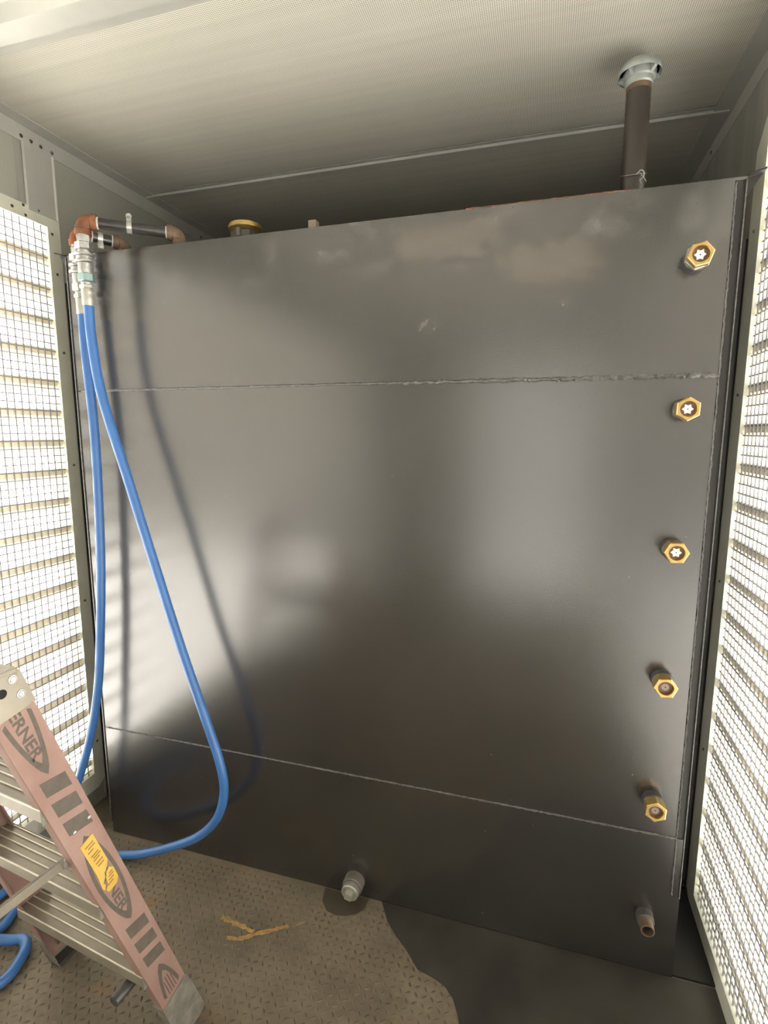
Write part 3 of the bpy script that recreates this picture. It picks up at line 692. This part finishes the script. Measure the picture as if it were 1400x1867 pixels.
# knee braces and the short tube under the lowest tread
for sgn in (-1, 1):
    a = V((sgn*(W0/2-.006), -.010, .045)); e = V((sgn*.10, -LEAN*.22, .217)); d = (e-a).normalized(); u = V((0,1,0)); q = d.cross(u)
    b = MB(); k = [a+u*.012+q*.0015, a-u*.012+q*.0015, a-u*.012-q*.0015, a+u*.012-q*.0015]; m2 = [v+(e-a) for v in k]
    b.add(k+m2, [(0,1,2,3),(7,6,5,4),(0,4,5,1),(1,5,6,2),(2,6,7,3),(3,7,4,0)]); b.build('knee_brace', M['darkrubber'] if sgn > 0 else M['aluold'], lad)
b = MB(); b.tube([(.155, -LEAN*.19-.02, .196), (.155, -LEAN*.19-.085, .190)], .0125, 16); b.tube([(.155, -LEAN*.19-.085, .190), (.155, -LEAN*.19-.0855, .190)], .009, 16)
b.build('stub_tube', M['coupling'], lad)

# printed graphics on the near rail's web
fr = rail_frame(1); near = [o for o in lad.children if o.name.startswith('front_rail')][0]
H0, H1 = .0001, .00045
def bars(cs):
    for s0 in cs:
        b = MB(); b0 = .0165; sk = .38
        plate(b, fr, [(s0-b0+.020*sk,-.020), (s0+b0+.020*sk,-.020), (s0+b0-.024*sk,.024), (s0-b0-.024*sk,.024)], H0, H1); b.build('printed_bar', M['print'], near)
bars((.392, .339, .287)); bars((.818, .767, .716))
def oval(sa, sb, ta, tb_, ring, tip0=True, tip1=True, clip=None):
    """pointed oval ring from s=sa to s=sb"""
    n = 22; tc = (ta+tb_)/2; hw = (tb_-ta)/2; out = []; inn = []
    for i in range(n+1):
        k = i/n; s = sa+(sb-sa)*k; w_ = hw*math.sin(math.pi*k)**.62
        s2 = sa+ring+(sb-sa-2*ring)*k; w2 = (hw-.0068)*math.sin(math.pi*k)**.62
        out.append((s, w_)); inn.append((s2, w2))
    b = MB()
    for sg in (1, -1):
        for i in range(n):
            q = [(out[i][0], tc+sg*out[i][1]), (out[i+1][0], tc+sg*out[i+1][1]), (inn[i+1][0], tc+sg*inn[i+1][1]), (inn[i][0], tc+sg*inn[i][1])]
            if clip and (max(p[0] for p in q) > clip[1] or min(p[0] for p in q) < clip[0]): continue
            plate(b, fr, q if sg > 0 else q[::-1], H0, H1)
    b.build('printed_oval', M['print'], near)
oval(.424, .682, -.026, .024, .026)
oval(.846, 1.16, -.026, .026, .026, clip=(0, .99))
oval(-.04, .252, -.026, .026, .024, clip=(.142, 1))
def text(body, s_start, length, height, tc):
    cu = bpy.data.curves.new('printed_lettering', 'FONT'); cu.body = body; cu.size = 1.0; cu.extrude = 0; cu.offset = .028
    tmp = bpy.data.objects.new('tmp', cu); COL.objects.link(tmp); bpy.context.view_layer.update()
    me = bpy.data.meshes.new_from_object(tmp.evaluated_get(bpy.context.evaluated_depsgraph_get()))
    bpy.data.objects.remove(tmp)
    xs = [v.co.x for v in me.vertices]; ysv = [v.co.y for v in me.vertices]; x0, x1, y0, y1 = min(xs), max(xs), min(ysv), max(ysv)
    for v in me.vertices:
        v.co = on(fr, s_start-(v.co.x-x0)/(x1-x0)*length, tc+((v.co.y-y0)/(y1-y0)-.5)*height, H1)
    me.materials.clear(); me.materials.append(M['print']); o = bpy.data.objects.new('printed_lettering', me); COL.objects.link(o); o.parent = near
text('WERNER', 1.030, .145, .020, -.001)
text('WERNER', .630, .172, .019, -.002)
# three lines of tiny print below the lowest arch
for k, ln in enumerate((.045, .055, .055, .045)):
    b = MB(); t0 = -.010+k*.0065; plate(b, fr, [(.150, t0), (.150+ln, t0), (.150+ln, t0+.0022), (.150, t0+.0022)], H0, H1); b.build('printed_line', M['print'], near)
# torn yellow sticker in two pieces
b = MB(); plate(b, fr, [(.669,-.016), (.671,.013), (.592,.014), (.580,.006), (.574,-.002), (.566,-.004), (.556,-.012), (.549,-.010), (.540,-.016), (.548,-.018), (.585,-.015)], .0005, .0010); st1 = b.build('sticker', M['label'], near)
b = MB(); plate(b, fr, [(.570,.001), (.576,.009), (.566,.016), (.538,.0155), (.528,.008), (.528,-.010), (.536,-.014), (.548,-.006), (.560,-.004)], .0005, .0010); st2 = b.build('sticker', M['label'], near)
for st_, rows in ((st1, ((.655,-.010,.008), (.648,-.006,.009), (.640,-.010,.002), (.628,-.008,.008), (.622,-.006,.010), (.616,-.008,.006), (.606,-.007,.009), (.598,-.006,.008))), (st2, ((.562,.004,.012), (.556,.001,.012), (.549,-.002,.010), (.542,-.008,.006)))):
    b = MB()
    for s0, ta, tb_ in rows: plate(b, fr, [(s0, ta), (s0+.0028, ta), (s0+.0028, tb_), (s0, tb_)], .0010, .0012)
    pr = b.build('printed_line', M['labelink'], near)
